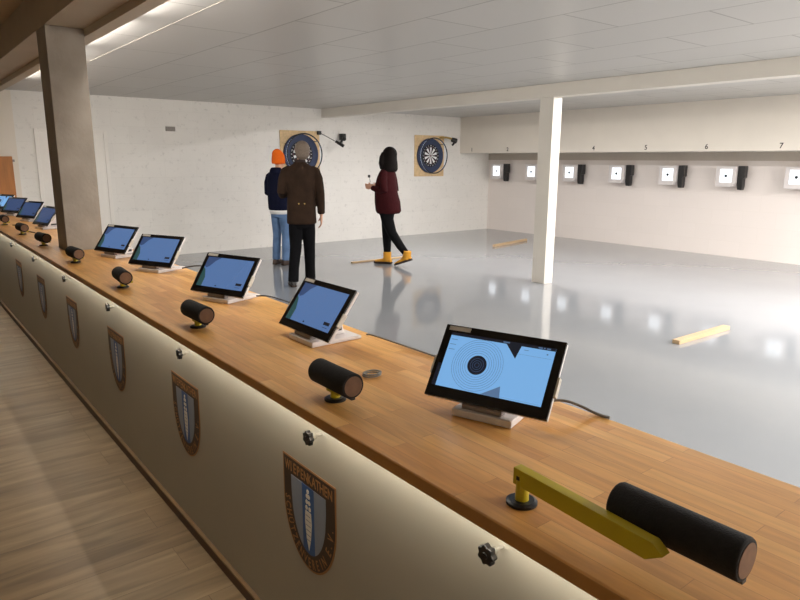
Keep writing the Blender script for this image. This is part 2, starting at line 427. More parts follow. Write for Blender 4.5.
tl = ['leftmost lit target box on the range wall, nearest the dartboard corner', 'second lit target box from the left, just left of the white pillar',
      'lit target box just right of the white pillar', 'lit target box under the painted number 4', 'lit target box under the painted number 5',
      'lit target box right of the one under number 5, below the painted 6', 'lit target box at the right edge of the picture, under the 7']
tl[4] = 'lit target box between those under the painted numbers 4 and 6'
pt = make_target()
for i, y in enumerate(TY):
    o = pt if i == 0 else copy_tree(pt)
    o.location = (10.455, y, 1.13); o['label'] = tl[i]; o['group'] = 'lit target boxes on the range wall'
for n in range(1, 8):
    m = MB(); put_glyph(m, str(n), 0, 0, 0, .105)
    o = m.build('lane_number', M['digit']); o.location = (XO-.001, 10.99-n-(.05 if n == 7 else 0), 1.735); o.rotation_euler = (0, 0, -PI/2)
    tag(o, 'dark painted number %d on the white boxing above the targets' % n, 'number', 'lane numbers above the targets')

# ------------------------------------------------------------------ dartboards
def disc_fan(m, r0, r1, k0, k1, y0, y1):
    """wedge rings of the dartboard, sector indices from k0 step 2"""
    for k in range(k0, 20, 2):
        a0 = PI/2+(k-.5)*2*PI/20; a1 = a0+2*PI/20; n = 4; pts = []
        for i in range(n+1):
            a = a0+(a1-a0)*i/n; pts.append((r1*math.cos(a), r1*math.sin(a)))
        for i in range(n, -1, -1):
            a = a0+(a1-a0)*i/n; pts.append((r0*math.cos(a), r0*math.sin(a)))
        m.prism(pts, y0, y1)
def dartboard(x, label, board_label):
    bp = MB().box((-.395, -.018, -.41), (.395, 0, .41)).build('backing_board', M['plywood'], bevel=.002)
    bp.location = (x, YW-.001, 1.60); tag(bp, board_label, 'board')
    t = thing('dartboard', label, 'dartboard', (x, YW-.019, 1.605))
    MB().ring((0, 0), .226, .345, -.035, 0, 64).build('surround', M['navy'], t, bevel=.004)
    MB().tube([(0, 0, 0), (0, -.036, 0)], .2255, 64).build('board', M['sisal_b'], t)
    m = MB(); disc_fan(m, .02, .165, 0, 1, -.039, -.036); m.build('sectors', M['sisal_w'], t)
    m = MB(); disc_fan(m, .165, .172, 1, 1, -.039, -.036); disc_fan(m, .1, .107, 1, 1, -.0395, -.036); m.build('scoring_ring', M['red'], t)
    MB().ring((0, 0), .006, .016, -.041, -.036, 24).build('bull_ring', M['red'], t)
    m = MB()
    for k, s in enumerate(['20', '5', '12', '9', '14', '11', '8', '16', '7', '19', '3', '17', '2', '15', '10', '6', '13', '4', '18', '1']):
        a = PI/2+k*2*PI/20
        for q, ch in enumerate(s):
            off = (q-(len(s)-1)/2)*.018
            put_glyph(m, ch, .2*math.cos(a)+off*math.sin(a), -.037, .2*math.sin(a)-off*math.cos(a), .032, a-PI/2)
    m.build('number_ring', M['sisal_w'], t)
    m = MB().torus((0, -.15, 0), .350, .012, 56, 8)
    lr = m.build('light_ring', M['black'], t, smooth=True)
    MB().ring((0, 0), .343, .357, -.139, -.136, 56).build('led_band', M['lamp_cool'], lr)
    for a in (40, 150, 270):
        a = math.radians(a); MB().tube([(.350*math.cos(a), -.15, .350*math.sin(a)), (.350*math.cos(a), -.0, .350*math.sin(a))], .007, 8).build('ring_arm', M['black'], t)
dartboard(5.90, 'dartboard with navy surround behind the head of the brown-jacketed man', 'chipboard square on the wall behind the left dartboard')
dartboard(8.92, 'dartboard with navy surround right of the woman in maroon', 'chipboard square on the wall behind the right dartboard')
# cameras that watch the boards
t = thing('wall_camera', 'small black camera on the white wall right of the left dartboard', 'camera', (6.77, YW, 1.92))
MB().tube([(0, 0, 0), (0, -.03, 0)], .035, 16).build('mount', M['grey_pl'], t)
MB().box((-.065, -.13, -.055), (.03, -.03, .06)).build('body', M['black'], t, bevel=.01)
MB().tube([(-.03, -.13, -.01), (-.06, -.2, -.04)], [.03, .036], 14).build('lens', M['black'], t)
MB().tube([(-.03, -.08, -.05), (-.06, -.08, -.11)], .02, 10).build('bracket', M['black'], t)
t = thing('spot_lamp', 'thin black rod lamp between left dartboard and wall camera', 'lamp', (6.28, YW-.02, 1.985))
MB().box((-.04, -.05, -.035), (.03, 0, .03)).build('mount', M['black'], t, bevel=.006)
MB().tube([(0, -.03, 0), (.24, -.25, -.17)], .006, 8).build('rod', M['black'], t)
MB().tube([(.21, -.23, -.15), (.32, -.33, -.235)], [.024, .03], 14).build('lamp_head', M['black'], t)
MB().tube([(.30, -.31, -.22), (.38, -.2, -.18), (.46, -.1, -.10)], .004, 6).build('wire', M['black'], t)
t = thing('spot_lamp', 'black lamp on a brass bracket at the right dartboard', 'lamp', (9.28, YW-.02, 1.94))
MB().tube([(-.08, 0, .03), (-.1, -.22, .03), (.05, -.27, 0)], .02, 8).build('bracket', M['brass'], t)
MB().tube([(.0, -.27, -.01), (.10, -.30, -.04)], [.045, .055], 14).build('lamp_head', M['black'], t, bevel=.006)
MB().tube([(.08, -.27, -.07), (.02, -.27, -.12)], .022, 8).build('grip', M['black'], t)
tag(MB().box((6.50, YW-.10, 2.28), (6.58, YW-.001, 2.40)).build('junction_box', M['plaster_cool'], bevel=.003), 'small white box high on the wall where it meets the ceiling beam', 'box')
t = thing('wall_vent', 'small grey vent grille high on the white block wall', 'vent', (3.62, YW, 1.965))
MB().box((-.075, -.012, -.035), (.075, 0, .035)).build('frame', M['vent'], t, bevel=.002)
m = MB()
for k in range(5): m.box((-.068, -.016, -.03+k*.013), (.068, -.011, -.023+k*.013))
m.build('louvre', M['grey_pl'], t)
t = thing('wooden_locker', 'orange-brown wooden board standing against the far left wall end', 'board', (1.25, 10.02, 0))
MB().box((-.28, -.02, ZF), (.14, .028, 1.53)).build('board', M['cabinet_wood'], t, bevel=.004)
MB().box((.14, -.01, 1.46), (.165, .01, 1.49)).build('hook', M['grey_pl'], t)
t.name = 'wooden_board'

# ------------------------------------------------------------------ laths on the floor
def lath(p, q, w_, h_, label):
    p = Vector((*p, 0)); q = Vector((*q, 0)); L_ = (q-p).length; a = math.atan2(q.y-p.y, q.x-p.x)
    o = MB().box((0, 0, 0), (L_, w_, h_)).build('wooden_lath', M['lath'], bevel=.002)
    o.location = (*p.xy, 0.0005); o.rotation_euler = (0, 0, a); tag(o, label, 'wood', 'pale laths on the floor'); return o
lath((5.10, 2.66), (5.95, 2.64), .065, .034, 'thick pale wooden lath on grey floor at the right, nearest of the laths')
lath((8.48, 8.0), (9.66, 8.27), .05, .04, 'thin pale wooden lath on the floor near the far corner')
lath((5.36, 7.93), (6.45, 7.92), .05, .02, 'pale wooden throw line lath beneath the woman in maroon')

# ------------------------------------------------------------------ monitors
SW, SH, ST = .336, .2045, .64
def slab_matrix():
    up = Vector((0, math.sin(ST), math.cos(ST))); bk_ = Vector((0, math.cos(ST), -math.sin(ST)))
    m = Matrix(((1, 0, 0, 0), (0, bk_.y, up.y, 0), (0, bk_.z, up.z, .04), (0, 0, 0, 1)))
    return m     # x right, y into the slab, z up the slab
SM = slab_matrix()
def sm(): m = MB(); m.M = SM; return m
g_mon = 'touch screens along the counter'
def make_monitor(kind):
    t = thing('touch_screen', '', 'monitor', group=g_mon)
    f_ = sm().box((-SW/2, 0, 0), (SW/2, .008, SH)).build('bezel', M['glass_black'], t, bevel=.002)
    sh = sm().box((-SW/2+.001, .008, .001), (SW/2-.001, .020, SH-.001)); sh.box((-SW/2+.03, .02, .02), (SW/2-.03, .034, SH-.03))
    sh.build('back_shell', M['white_pl'], t, bevel=.003)
    sm().box((-SW/2+.012, -.0012, SH-.016), (-SW/2+.075, 0, SH-.004)).build('label_sticker', M['sticker'], t)
    for s in (-1, 1):
        x0 = s*(SW/2-.001); sm().box((min(x0, x0+s*.006), .001, .062), (max(x0, x0+s*.006), .018, .112)).build('side_clip', M['sticker'], t)
    # screen with its picture
    a, b, c, d_ = -SW/2+.024, SW/2-.022, .030, SH-.022
    if kind == 'rings':
        s_ = sm().box((a, -.0008, c), (b, 0, d_)).build('screen', M['scr_light'], t)
        sm().box((a, -.0012, d_-.008), (b, -.0009, d_)).build('header_bar', M['scr_dark'], s_)
        m = sm(); cx, cz = a+.098, (c+d_)/2-.003
        for k in range(7): m.ring((cx, cz), .033+k*.0062, .0337+k*.0062, -.0012, -.0009, 56)
        m.build('ring_lines', M['scr_line'], s_)
        m = sm(); m.tube([(cx, -.0014, cz), (cx, -.0009, cz)], .0265, 36); dk = m.build('aiming_mark', M['scr_dark'], s_)
        m = sm()
        for k in range(1, 4): m.ring((cx, cz), k*.006, k*.006+.0007, -.0018, -.00145, 28)
        m.build('ring_lines', M['scr_line'], s_)
        sm().prism([(a+.160, d_-.008), (a+.193, d_-.044), (a+.201, d_-.008)], -.0012, -.0009).build('corner_flag', M['scr_dark'], s_)
        sm().prism([(a+.130, c), (a+.182, c), (a+.176, c+.030)], -.0012, -.0009).build('corner_flag', M['scr_mid'], s_)
        m = sm()
        for k in range(3): m.box((a+.004, -.0012, d_-.02-k*.014), (a+.022, -.0009, d_-.0185-k*.014))
        m.box((a+.21, -.0012, d_-.0175), (a+.222, -.0009, d_-.016)); m.box((b-.02, -.0012, d_-.021), (b-.016, -.0009, d_-.017))
        m.box((a+.19, -.0012, d_-.03), (b-.006, -.0009, d_-.0295)); m.box((a+.13, -.0012, c+.003), (b-.004, -.0009, c+.0034))
        m.build('text_line', M['scr_mid'], s_)
        m = sm()
        for q, (u0, u1) in enumerate(((.150, .168), (.245, .256), (.259, .263), (.267, .277))): m.box((a+u0, -.0016, d_-.006), (a+u1, -.00125, d_-.0025))
        m.build('header_text', M['scr_mid'], s_)
        sm().box((a-.012, -.0012, c), (a, -.0002, c+.062)).build('side_strip', M['scr_dark'], s_)
    else:
        base = M['scr_blue'] if kind == 'blue' else M['scr_dim']
        s_ = sm().box((a, -.0008, c), (b, 0, d_)).build('screen', base, t)
        sm().prism([(a, c), (a+.034, c), (a+.034, c+.045), (a+.014, c+.085), (a, c+.095)], -.0012, -.0009).build('side_strip', M['scr_green'], s_)
        sm().prism([(a, d_-.050), (a+.012, d_-.058), (a+.03, d_-.05), (a+.055, d_-.02), (a+.085, d_), (a, d_)], -.0012, -.0009).build('corner_flag', M['scr_dim'], s_)
        m = sm(); m.box((b-.05, -.0012, c+.022), (b-.014, -.0009, c+.034)); m.build('button', M['scr_dark'], s_)
        m = sm(); m.box((b-.048, -.0012, c+.012), (b-.018, -.0009, c+.0135)); m.box((a+.118, -.0012, c+.006), (a+.126, -.0009, c+.012)); m.build('text_line', M['scr_dark'], s_)
    # stand
    st = MB(); st.prism([(-.005, 0), (.205, 0), (.205, .012), (.03, .020), (-.005, .020)], -.082, .082)
    st.v = [Vector((p.y, p.x, p.z)) for p in st.v]
    st.build('stand_base', M['white_pl'], t, bevel=.003)
    lp = MB().box((-.06, .006, .0201), (.05, .03, .034)); lp.build('stand_hinge', M['grey_pl'], t, bevel=.002)
    arm = MB(); arm.prism([(.035, .019), (.165, .015), (.150, .08), (.120, .108), (.065, .058)], -.03, .03)
    arm.v = [Vector((p.y, p.x, p.z)) for p in arm.v]
    arm.build('stand_arm', M['white_pl'], t, bevel=.003)
    MB().box((.031, .09, .03), (.034, .15, .045)).build('cable_port', M['black'], t)
    return t
mons = [('rings', 1.107, 1.069, -.334, 'nearest touch screen, showing a ringed target on light blue'),
        ('blue', 1.108, 1.969, -.012, 'second nearest touch screen, blue, beside the wire coil'),
        ('blue', 1.135, 2.80, -.36, 'blue touch screen in front of the man in brown, third from the near end'),
        ('blue', 1.15, 3.80, -.44, 'blue touch screen fourth from the near end, mid-counter'),
        ('blue', 1.12, 4.53, -.32, 'blue touch screen directly right of the concrete pillar'),
        ('dim', 1.10, 6.80, -.20, 'dark blue touch screen directly left of the concrete pillar'),
        ('dim', 1.12, 7.72, -.36, 'dark blue touch screen second to the left of the concrete pillar'),
        ('dim', 1.10, 8.58, -.42, 'dark blue touch screen third to the left of the concrete pillar'),
        ('rings', 1.09, 9.42, -.40, 'bright touch screen cut off by the left edge of the picture')]
protos = {}
for kind, mx, my, yaw, lab in mons:
    o = copy_tree(protos[kind]) if kind in protos else make_monitor(kind)
    protos.setdefault(kind, o)
    o.location = (mx, my, ZT+.0005); o.rotation_euler = (0, 0, -PI/2-yaw); o['label'] = lab

def cable(pts, r, mat, label):
    cu = []
    P_ = [Vector(p) for p in pts]
    for i in range(len(P_)-1):
        p0, p1, p2, p3 = P_[max(i-1, 0)], P_[i], P_[i+1], P_[min(i+2, len(P_)-1)]
        for k in range(8):
            t = k/8; cu.append(.5*((2*p1)+(-p0+p2)*t+(2*p0-5*p1+4*p2-p3)*t*t+(-p0+3*p1-3*p2+p3)*t**3))
    cu.append(P_[-1])
    o = MB().tube(cu, r, 8).build('cable', mat, smooth=True)
    return tag(o, label, 'cable', 'cables behind the touch screens')
zc_ = ZT+.005
cable([(1.325, 1.87, .88), (1.32, 1.83, zc_+.02), (1.36, 1.74, zc_+.004), (1.372, 1.60, zc_), (1.374, 1.38, zc_), (1.36, 1.25, zc_)], .0035, M['cable_grey'], 'grey cable along the worktop edge behind the second nearest screen')
cable([(1.29, 1.03, .885), (1.325, .99, .892), (1.352, .955, .882), (1.372, .915, zc_), (1.376, .88, zc_)], .004, M['cable_grey'], 'short grey cable curling to the worktop edge behind the nearest screen')
cable([(1.30, 2.72, .885), (1.34, 2.66, zc_+.02), (1.37, 2.5, zc_+.01), (1.37, 2.3, zc_), (1.36, 2.12, zc_)], .0035, M['cable_black'], 'dark cable behind the third screen, in front of the brown-jacketed man')
cable([(1.31, 3.70, .885), (1.36, 3.60, zc_+.04), (1.40, 3.4, zc_+.05), (1.41, 3.25, zc_+.03), (1.40, 3.1, .84), (1.40, 3.02, .7)], .004, M['cable_black'], 'black cable looping off the fourth screen over the edge')
m = MB()
for k in range(4): m.torus((0, 0, 0), .020+.0012*k, .0016, 28, 6)
m.v = [Vector((p.x*1.25, p.z, p.y+.004)) for p in m.v]; m2 = MB(); m2.v = m.v+[v+Vector((.003, .002, .005)) for v in m.v]; n_ = len(m.v); m2.f = m.f+[tuple(i+n_ for i in f) for f in m.f]
wc = m2.build('wire_coil', M['cable_grey'], smooth=True); wc.location = (1.095, 1.522, ZT+.001); tag(wc, 'small coil of grey wire on the worktop beside the second rest', 'wire')

# ------------------------------------------------------------------ rests on the counter
g_rest = 'padded gun rests along the counter'
def make_rest(arm_len, cyl_z, xo, cyl_y, L_):
    t = thing('gun_rest', '', 'gun rest', group=g_rest)
    MB().tube([(0, 0, 0), (0, 0, .005), (0, 0, .008)], [.030, .030, .024], 28).build('base_plate', M['black'], t)
    top = cyl_z-.004 if arm_len > .05 else cyl_z-.012
    MB().tube([(0, 0, .006), (0, 0, .03), (0, 0, top-.02)], [.0135, .0125, .0125], 18).build('post', M['yellow'], t, smooth=False)
    if arm_len > .05:
        a = MB(); a.prism([(.016, top-.032), (.016, top+.002), (-arm_len+.02, top+.002), (-arm_len, top-.012), (-arm_len+.03, top-.032)], -.011, .011)
        a.v = [Vector((p.y+p.x*.075, p.x, p.z)) for p in a.v]
        a.build('arm', M['yellow'], t, bevel=.0015)
        MB().box((-.0118, -.002, top-.02), (-.011, .006, top-.012)).build('set_screw', M['black'], t)
    else:
        a = MB().box((-.011, -.03, cyl_z-.042), (.011, .03, cyl_z-.028)); a.build('arm', M['yellow'], t, bevel=.0015)
        MB().box((.0, -.008, cyl_z-.042), (.048, .008, cyl_z-.030)).build('side_bracket', M['yellow'], t, bevel=.0015)
    c = MB(); r = .0345; n = 40
    def ring(y, r): return [(xo+r*math.cos(2*PI*k/n), y, cyl_z+r*math.sin(2*PI*k/n)) for k in range(n)]
    c.loft([ring(cyl_y-L_/2, r-.003), ring(cyl_y-L_/2, r-.002), ring(cyl_y-L_/2+.004, r), ring(cyl_y+L_/2-.004, r), ring(cyl_y+L_/2, r-.002)])
    pad = c.build('pad', M['foam'], t, smooth=False)
    for p in pad.data.polygons: p.use_smooth = len(p.vertices) == 4
    for s in (-1, 1):
        y = cyl_y+s*(L_/2); MB().tube([(xo, y-.001, cyl_z), (xo, y+s*.0015, cyl_z)], .0275, 28).build('end_plug', M['wood_end'], pad)
    MB().box((xo-.006, cyl_y-L_/2-.0005, cyl_z-r-.003), (xo+.006, cyl_y+L_/2-.002, cyl_z-r+.003)).build('seam', M['black'], pad)
    return t
r1 = make_rest(.305, .073, .034, -.288, .215)
r1.location = (.886, .742, ZT+.0005); r1.rotation_euler = (0, 0, 0); r1['label'] = 'nearest gun rest, swung out on its long yellow arm'
r2 = make_rest(0, .062, 0, 0, .175)
rl = ['black padded gun rest in front of the second nearest screen', 'black padded gun rest in front of the third nearest screen', 'black padded gun rest in front of the fourth nearest screen',
      'black padded gun rest at the foot of the concrete pillar', 'black padded gun rest just left of the concrete pillar', 'black padded gun rest second to the left of the pillar', 'black padded gun rest at the left edge of the picture']
ry = [1.422, 2.41, 3.419, 4.447, 5.474, 6.399, 7.427]
for i, y in enumerate(ry):
    o = r2 if i == 0 else copy_tree(r2)
    o.location = (.90, y, ZT+.0005); o.rotation_euler = (0, 0, [0, .02, -.08, .05, .12, .08, 0][i]); o['label'] = rl[i]
p_ = MB().tube([(0, 0, .006), (.005, .11, .006)], .005, 10).build('dark_pen', M['skirt']); p_.location = (.935, 4.80, ZT); tag(p_, 'thin dark brown stick lying at the pillar foot', 'stick')
# short dark sticks left of the pillar
for k, (x_, y, a, lab) in enumerate([(.985, 6.55, .2, 'thin dark stick on the worktop left of the pillar, nearer one'), (1.0, 7.25, .5, 'thin dark stick on the worktop left of the pillar, farther one')]):
    o = MB().box((-.006, -.09, 0), (.006, .09, .008)).build('dark_stick', M['skirt']); o.location = (x_, y, ZT+.0005); o.rotation_euler = (0, 0, a); tag(o, lab, 'stick')

# ------------------------------------------------------------------ star knobs on the front panel
g_kn = 'star knobs on the counter front'
def make_knob():
    t = thing('star_knob', '', 'knob', group=g_kn)
    n = 70; pts = []
    for i in range(n):
        a = 2*PI*i/n; r = .0195+.0022*math.cos(7*a); pts.append((r*math.cos(a), r*math.sin(a)))
    m = MB(); m.prism(pts, -.050, -.036); m.build('knob_head', M['black'], t, bevel=.002)
    MB().tube([(0, -.0375, 0), (0, -.020, 0)], [.013, .008], 18).build('hub', M['chrome'], t)
    MB().tube([(0, -.0515, 0), (0, -.049, 0)], [.006, .008], 20).build('cap', M['black'], t)
    MB().tube([(0, -.021, 0), (0, 0, 0)], .0045, 12).build('threaded_rod', M['chrome'], t)
    return t
kn = make_knob()
kl = ['star knob under the long-armed nearest rest', 'star knob on the panel above the nearest crest', 'star knob above the second nearest crest', 'star knob above the third nearest crest',
      'star knob above the fourth nearest crest', 'star knob above the fifth nearest crest', 'star knob above the crest at the picture\'s left edge']
for i, y in enumerate([.757, 1.431, 2.416, 3.438, 4.457, 5.502, 6.55]):
    o = kn if i == 0 else copy_tree(kn)
    o.location = (XP, y+.012, .762); o.rotation_euler = (0, i*.5, -PI/2); o['label'] = kl[i]
    o.rotation_euler = (0, 0, -PI/2)
# ------------------------------------------------------------------ crests
def hull(hw, top, r, n=24):
    pts = [(-hw, top), (-hw, r)]
    for i in range(1, n): a = PI+PI*i/n; pts.append((hw*math.cos(a), r+r*math.sin(a)))
    pts += [(hw, r), (hw, top)]
    return pts
def make_crest():
    t = thing('club_crest', '', 'crest', group='club crests on the counter front')
    MB().prism(hull(.15, .316, .19), -.0015, 0).build('border', M['gold'], t)
    m = MB().prism([(x_*.962, z*.975+.006) for x_, z in hull(.15, .313, .19)], -.0022, -.0015); m.build('field', M['crest_brown'], t)
    def stripe(u0, u1, mat, y0=-.003):
        hw, r, z0, top = .098, .165, .052, .262
        pts = [(u1, top), (u0, top)]
        for i in range(13):
            u = u0+(u1-u0)*i/12; pts.append((u, z0+r-r*math.sqrt(max(0, 1-(u/hw)**2))))
        m = MB().prism(pts, y0, -.0022); return m.build('stripe', mat, t)
    stripe(-.098, -.034, M['crest_grey']); stripe(-.034, .034, M['crest_blue']); stripe(.034, .098, M['crest_grey'])
    m = MB(); m.prism([(-.016, .185), (-.019, .15), (-.012, .10), (0, .062), (.012, .10), (.019, .15), (.016, .185)], -.0036, -.003)
    for k, (u, z) in enumerate([(-.009, .195), (.009, .195), (-.007, .213), (.007, .213), (-.005, .231), (.005, .231), (0, .246)]):
        m.tube([(u, -.0036, z), (u, -.003, z)], .007, 12)
    e = m.build('emblem', M['crest_white'], t)
    m = MB()
    for k in range(6): m.box((-.013, -.0039, .095+k*.015), (.013, -.0036, .0975+k*.015))
    m.build('emblem_line', M['crest_grey'], e)
    m = MB(); s = 'WIEPENKATHEN'; n = len(s)
    for i, ch in enumerate(s): put_glyph(m, ch, (i-(n-1)/2)*.0220+.001, -.0026, .287, .043, 0, .8 if ch != 'W' else .68, .3)
    # lettering round the lower edge
    s = 'SCHÜTZENVEREIN E.V.'; pts = []
    hw, r, z0 = .1235, .168, .026
    path = [(-hw, z0+r)]+[(hw*math.cos(PI+PI*i/40), z0+r+r*math.sin(PI+PI*i/40)) for i in range(1, 40)]+[(hw, z0+r)]
    d_ = [0]
    for a, b in zip(path, path[1:]): d_.append(d_[-1]+math.hypot(b[0]-a[0], b[1]-a[1]))
    tot = d_[-1]
    for i, ch in enumerate(s):
        if ch == ' ': continue
        q = (i+.5)/len(s)*tot; k = max(j for j in range(len(d_)-1) if d_[j] <= q); f = (q-d_[k])/(d_[k+1]-d_[k])
        x_ = path[k][0]+(path[k+1][0]-path[k][0])*f; z = path[k][1]+(path[k+1][1]-path[k][1])*f
        a = math.atan2(path[k+1][1]-path[k][1], path[k+1][0]-path[k][0])
        if ch == '.': put_glyph(m, ch, x_, -.0026, z, .034, a, 1, .3)
        else: put_glyph(m, ch, x_, -.0026, z, .042, a, .68, .3)
    m.build('lettering', M['gold'], t)
    return t
cr = make_crest()
cl = ['club crest shield nearest the camera, with legible gold lettering', 'second nearest club crest shield on the cream panel', 'third nearest club crest shield on the cream panel',
      'fourth nearest club crest shield on the cream panel', 'fifth nearest club crest shield, small and narrow on the panel', 'club crest shield at the left edge of the picture']
for i, y in enumerate([1.525, 2.515, 3.52, 4.53, 5.56, 6.58]):
    o = cr if i == 0 else copy_tree(cr)
    o.scale = (1, 1, 1.05)
    o.location = (XP-.0003, y, .295 if i < 2 else .285); o.rotation_euler = (0, 0, -PI/2); o['label'] = cl[i]
#PEOPLE-START
# ------------------------------------------------------------------ people (each faces local +y)
M['skin'] = pmat('skin', srgb(206, 158, 130), .5, var=.04)
M['hair_grey'] = pmat('grey_hair', srgb(112, 98, 86), .7, var=.35, nscale=70, bump=.5, bscale=120, stretch=(3, 3, .7))
M['hair_dark'] = pmat('dark_hair', srgb(17, 9, 8), .7, spec=.15, var=.3, nscale=60, bump=.4, bscale=100, stretch=(3, 3, .4))
M['jacket'] = pmat('brown_jacket_cloth', srgb(46, 33, 24), .9, spec=.15, var=.2, nscale=9, bump=.5, bscale=22)
M['collar'] = pmat('dark_collar_cord', srgb(44, 30, 24), .9, var=.1)
M['black_cloth'] = pmat('black_trouser_cloth', srgb(9, 9, 12), .9, spec=.15, var=.15, bump=.4, bscale=20)
M['legging'] = pmat('black_legging_cloth', srgb(9, 9, 12), .85, spec=.15, var=.1, bump=.2, bscale=20)
M['maroon'] = pmat('maroon_knit', srgb(54, 15, 18), .9, spec=.15, var=.15, nscale=25, bump=.5, bscale=28)
M['navy_cloth'] = pmat('navy_hoodie_cloth', srgb(14, 18, 40), .9, spec=.15, var=.15, bump=.5, bscale=20)
M['jeans'] = pmat('blue_denim', srgb(84, 112, 150), .85, var=.28, nscale=7, bump=.4, bscale=25)
M['orange'] = pmat('orange_knit', srgb(232, 106, 30), .9, spec=.15, var=.08, nscale=60, bump=.5, bscale=150, stretch=(3, 3, .4))
M['white_cloth'] = pmat('white_cotton', srgb(220, 220, 220), .8, var=.03)
M['boot'] = pmat('yellow_suede', srgb(214, 152, 44), .8, var=.1)
M['sole'] = pmat('dark_rubber', srgb(48, 32, 22), .7, var=.1)
M['brown_shoe'] = pmat('brown_leather', srgb(64, 50, 44), .6, var=.15)
M['black_shoe'] = pmat('black_leather', srgb(24, 22, 22), .4, var=.1)
M['eye'] = pmat('eye', srgb(60, 44, 36), .2, var=.02)

def ax_ring(c, a, ra, b, rb, n=14):
    return [tuple(c+a*(ra*math.cos(2*PI*k/n))+b*(rb*math.sin(2*PI*k/n))) for k in range(n)]
def hand(m, w_, d, nrm, side, curl):
    """w_ wrist, d finger direction, nrm palm normal (palm side), side: direction of the thumb"""
    w_, d, nrm = Vector(w_), Vector(d).normalized(), Vector(nrm).normalized()
    s = Vector(side).normalized(); nrm = d.cross(s).normalized()*(1 if d.cross(s).dot(nrm) > 0 else -1)
    m.loft([ax_ring(w_-d*.02, s, .026, nrm, .02), ax_ring(w_+d*.015, s, .028, nrm, .018), ax_ring(w_+d*.05, s, .040, nrm, .016), ax_ring(w_+d*.088, s, .041, nrm, .013), ax_ring(w_+d*.098, s, .034, nrm, .009)])
    for k, L_ in enumerate((.070, .080, .075, .058)):
        p = w_+d*.08+s*(.030-.020*k); a = curl*(1+.08*k); pts = [p]; ang = 0
        for seg in (.015/L_, .45, .32, .23):
            if seg != .015/L_: ang += a
            dd = d*math.cos(ang)+nrm*math.sin(ang); pts.append(pts[-1]+dd*L_*seg)
        m.tube(pts, [.0095, .0095, .0088, .0080, .0072], 9)
    p = w_+d*.02+s*.026; q = (d*.55+s*.7+nrm*.35).normalized()
    m.tube([p-q*.01, p+q*.035, p+q*.035+(d*.8+nrm*.5+s*.15).normalized()*.028, p+q*.035+(d*.8+nrm*.6).normalized()*.05], [.013, .0115, .0098, .008], 9)
def head(m, c, tilt=0):
    x0, y0, h = c
    m.sphere((x0, y0-.012, h+.012), (.074, .093, .098), 20, 14)
    m.sphere((x0, y0+.030, h-.045), (.056, .058, .068), 16, 12)
    m.sphere((x0, y0+.052, h-.092), (.026, .026, .022), 12, 8)
    m.tube([(x0, y0+.078, h+.012), (x0, y0+.094, h-.012), (x0, y0+.104, h-.030), (x0, y0+.088, h-.037)], [.009, .012, .016, .011], 8)
    m.sphere((x0, y0+.079, h+.024), (.045, .012, .010)); m.sphere((x0, y0+.084, h-.062), (.022, .010, .0085))
    for s in (-1, 1):
        m.sphere((x0+s*.076, y0-.006, h-.018), (.011, .021, .032), 10, 8); m.sphere((x0+s*.045, y0+.055, h-.03), (.02, .02, .02), 10, 8)
def eyes(c, parent):
    for s in (-1, 1): MB().sphere((c[0]+s*.031, c[1]+.0745, c[2]+.004), .0125, 12, 8).build('eye', M['eye'], parent, smooth=True)
def shoe(m, ank, toe_dir, L_=.26, pitch=0., high=.09, w_=.045):
    """sections heel to toe; pitch lifts the heel about the toe"""
    t = Vector(toe_dir).normalized(); s = Vector((t.y, -t.x, 0)); a = Vector(ank); up = Vector((0, 0, 1))
    if pitch: t = (t*math.cos(pitch)-up*math.sin(pitch)); up = s.cross(t).normalized(); up = up if up.z > 0 else -up
    secs = [(-.065, .034, .050), (-.05, .040, .075), (-.02, .041, high), (.03, .041, high*.92), (.07, .043, .062), (.12, w_, .050), (.165, .040, .040), (.19, .024, .028)]
    R_ = []
    for f, hw, hh in secs:
        c = a+t*f*L_/.26+up*hh/2; R_.append(ax_ring(c, s, hw, up, hh/2, 14))
    m.loft(R_); return a, t, s, up
def sole(m, fr, L_=.26, th=.02):
    a, t, s, up = fr; R_ = []
    for f, hw in [(-.07, .03), (-.055, .040), (-.02, .042), (.05, .042), (.12, .047), (.165, .042), (.195, .022)]:
        c = a+t*f*L_/.26+up*th*.2; R_.append([tuple(c+s*i*hw+up*j*th*.5) for i, j in ((-1, -1), (1, -1), (1, 1), (-1, 1))])
    m.loft(R_)

# ---- man in the brown jacket, seen from behind
t = thing('person', 'grey-haired person in brown jacket and black trousers seen from behind', 'person', (3.92, 6.88, 0), -.50); t.scale = (.90, .95, .985)
hc = (.03, .015, 1.635)
b = MB(); head(b, hc)
b.tube([(0, -.01, 1.46), (.012, .0, 1.52), (.028, .01, 1.58)], [.062, .056, .055], 14)
b.ell([(0, 0, .80, .15, .10), (0, 0, 1.1, .15, .10), (0, 0, 1.35, .16, .095), (0, 0, 1.46, .08, .06)])
for s, el, wr in ((1, (.245, -.03, 1.15), (.262, .03, .87)), (-1, (-.245, -.04, 1.16), (-.20, .19, 1.12))):
    b.tube([(s*.155, 0, 1.41), (s*.2, 0, 1.36), el, wr], [.045, .043, .036, .026], 12)
for s, kn, an in ((1, (.095, .06, .48), (.10, .10, .10)), (-1, (-.10, -.02, .48), (-.13, -.10, .10))):
    b.tube([(s*.085, 0, .90), kn, an, (an[0], an[1]+.03, .05)], [.07, .05, .036, .035], 12)
hand(b, (.264, .04, .855), (0, .12, -1), (-1, 0, 0), (0, 1, .1), .35)
hand(b, (-.19, .21, 1.12), (.75, .6, .05), (0, -.6, -.8), (-.1, .2, 1), .5)
body = b.build('body', M['skin'], t, remesh=.009); eyes(hc, t)
m = MB(); m.sphere((.03, -.022, 1.652), (.100, .100, .102), 20, 14); m.sphere((.03, -.050, 1.60), (.092, .062, .076), 16, 12)
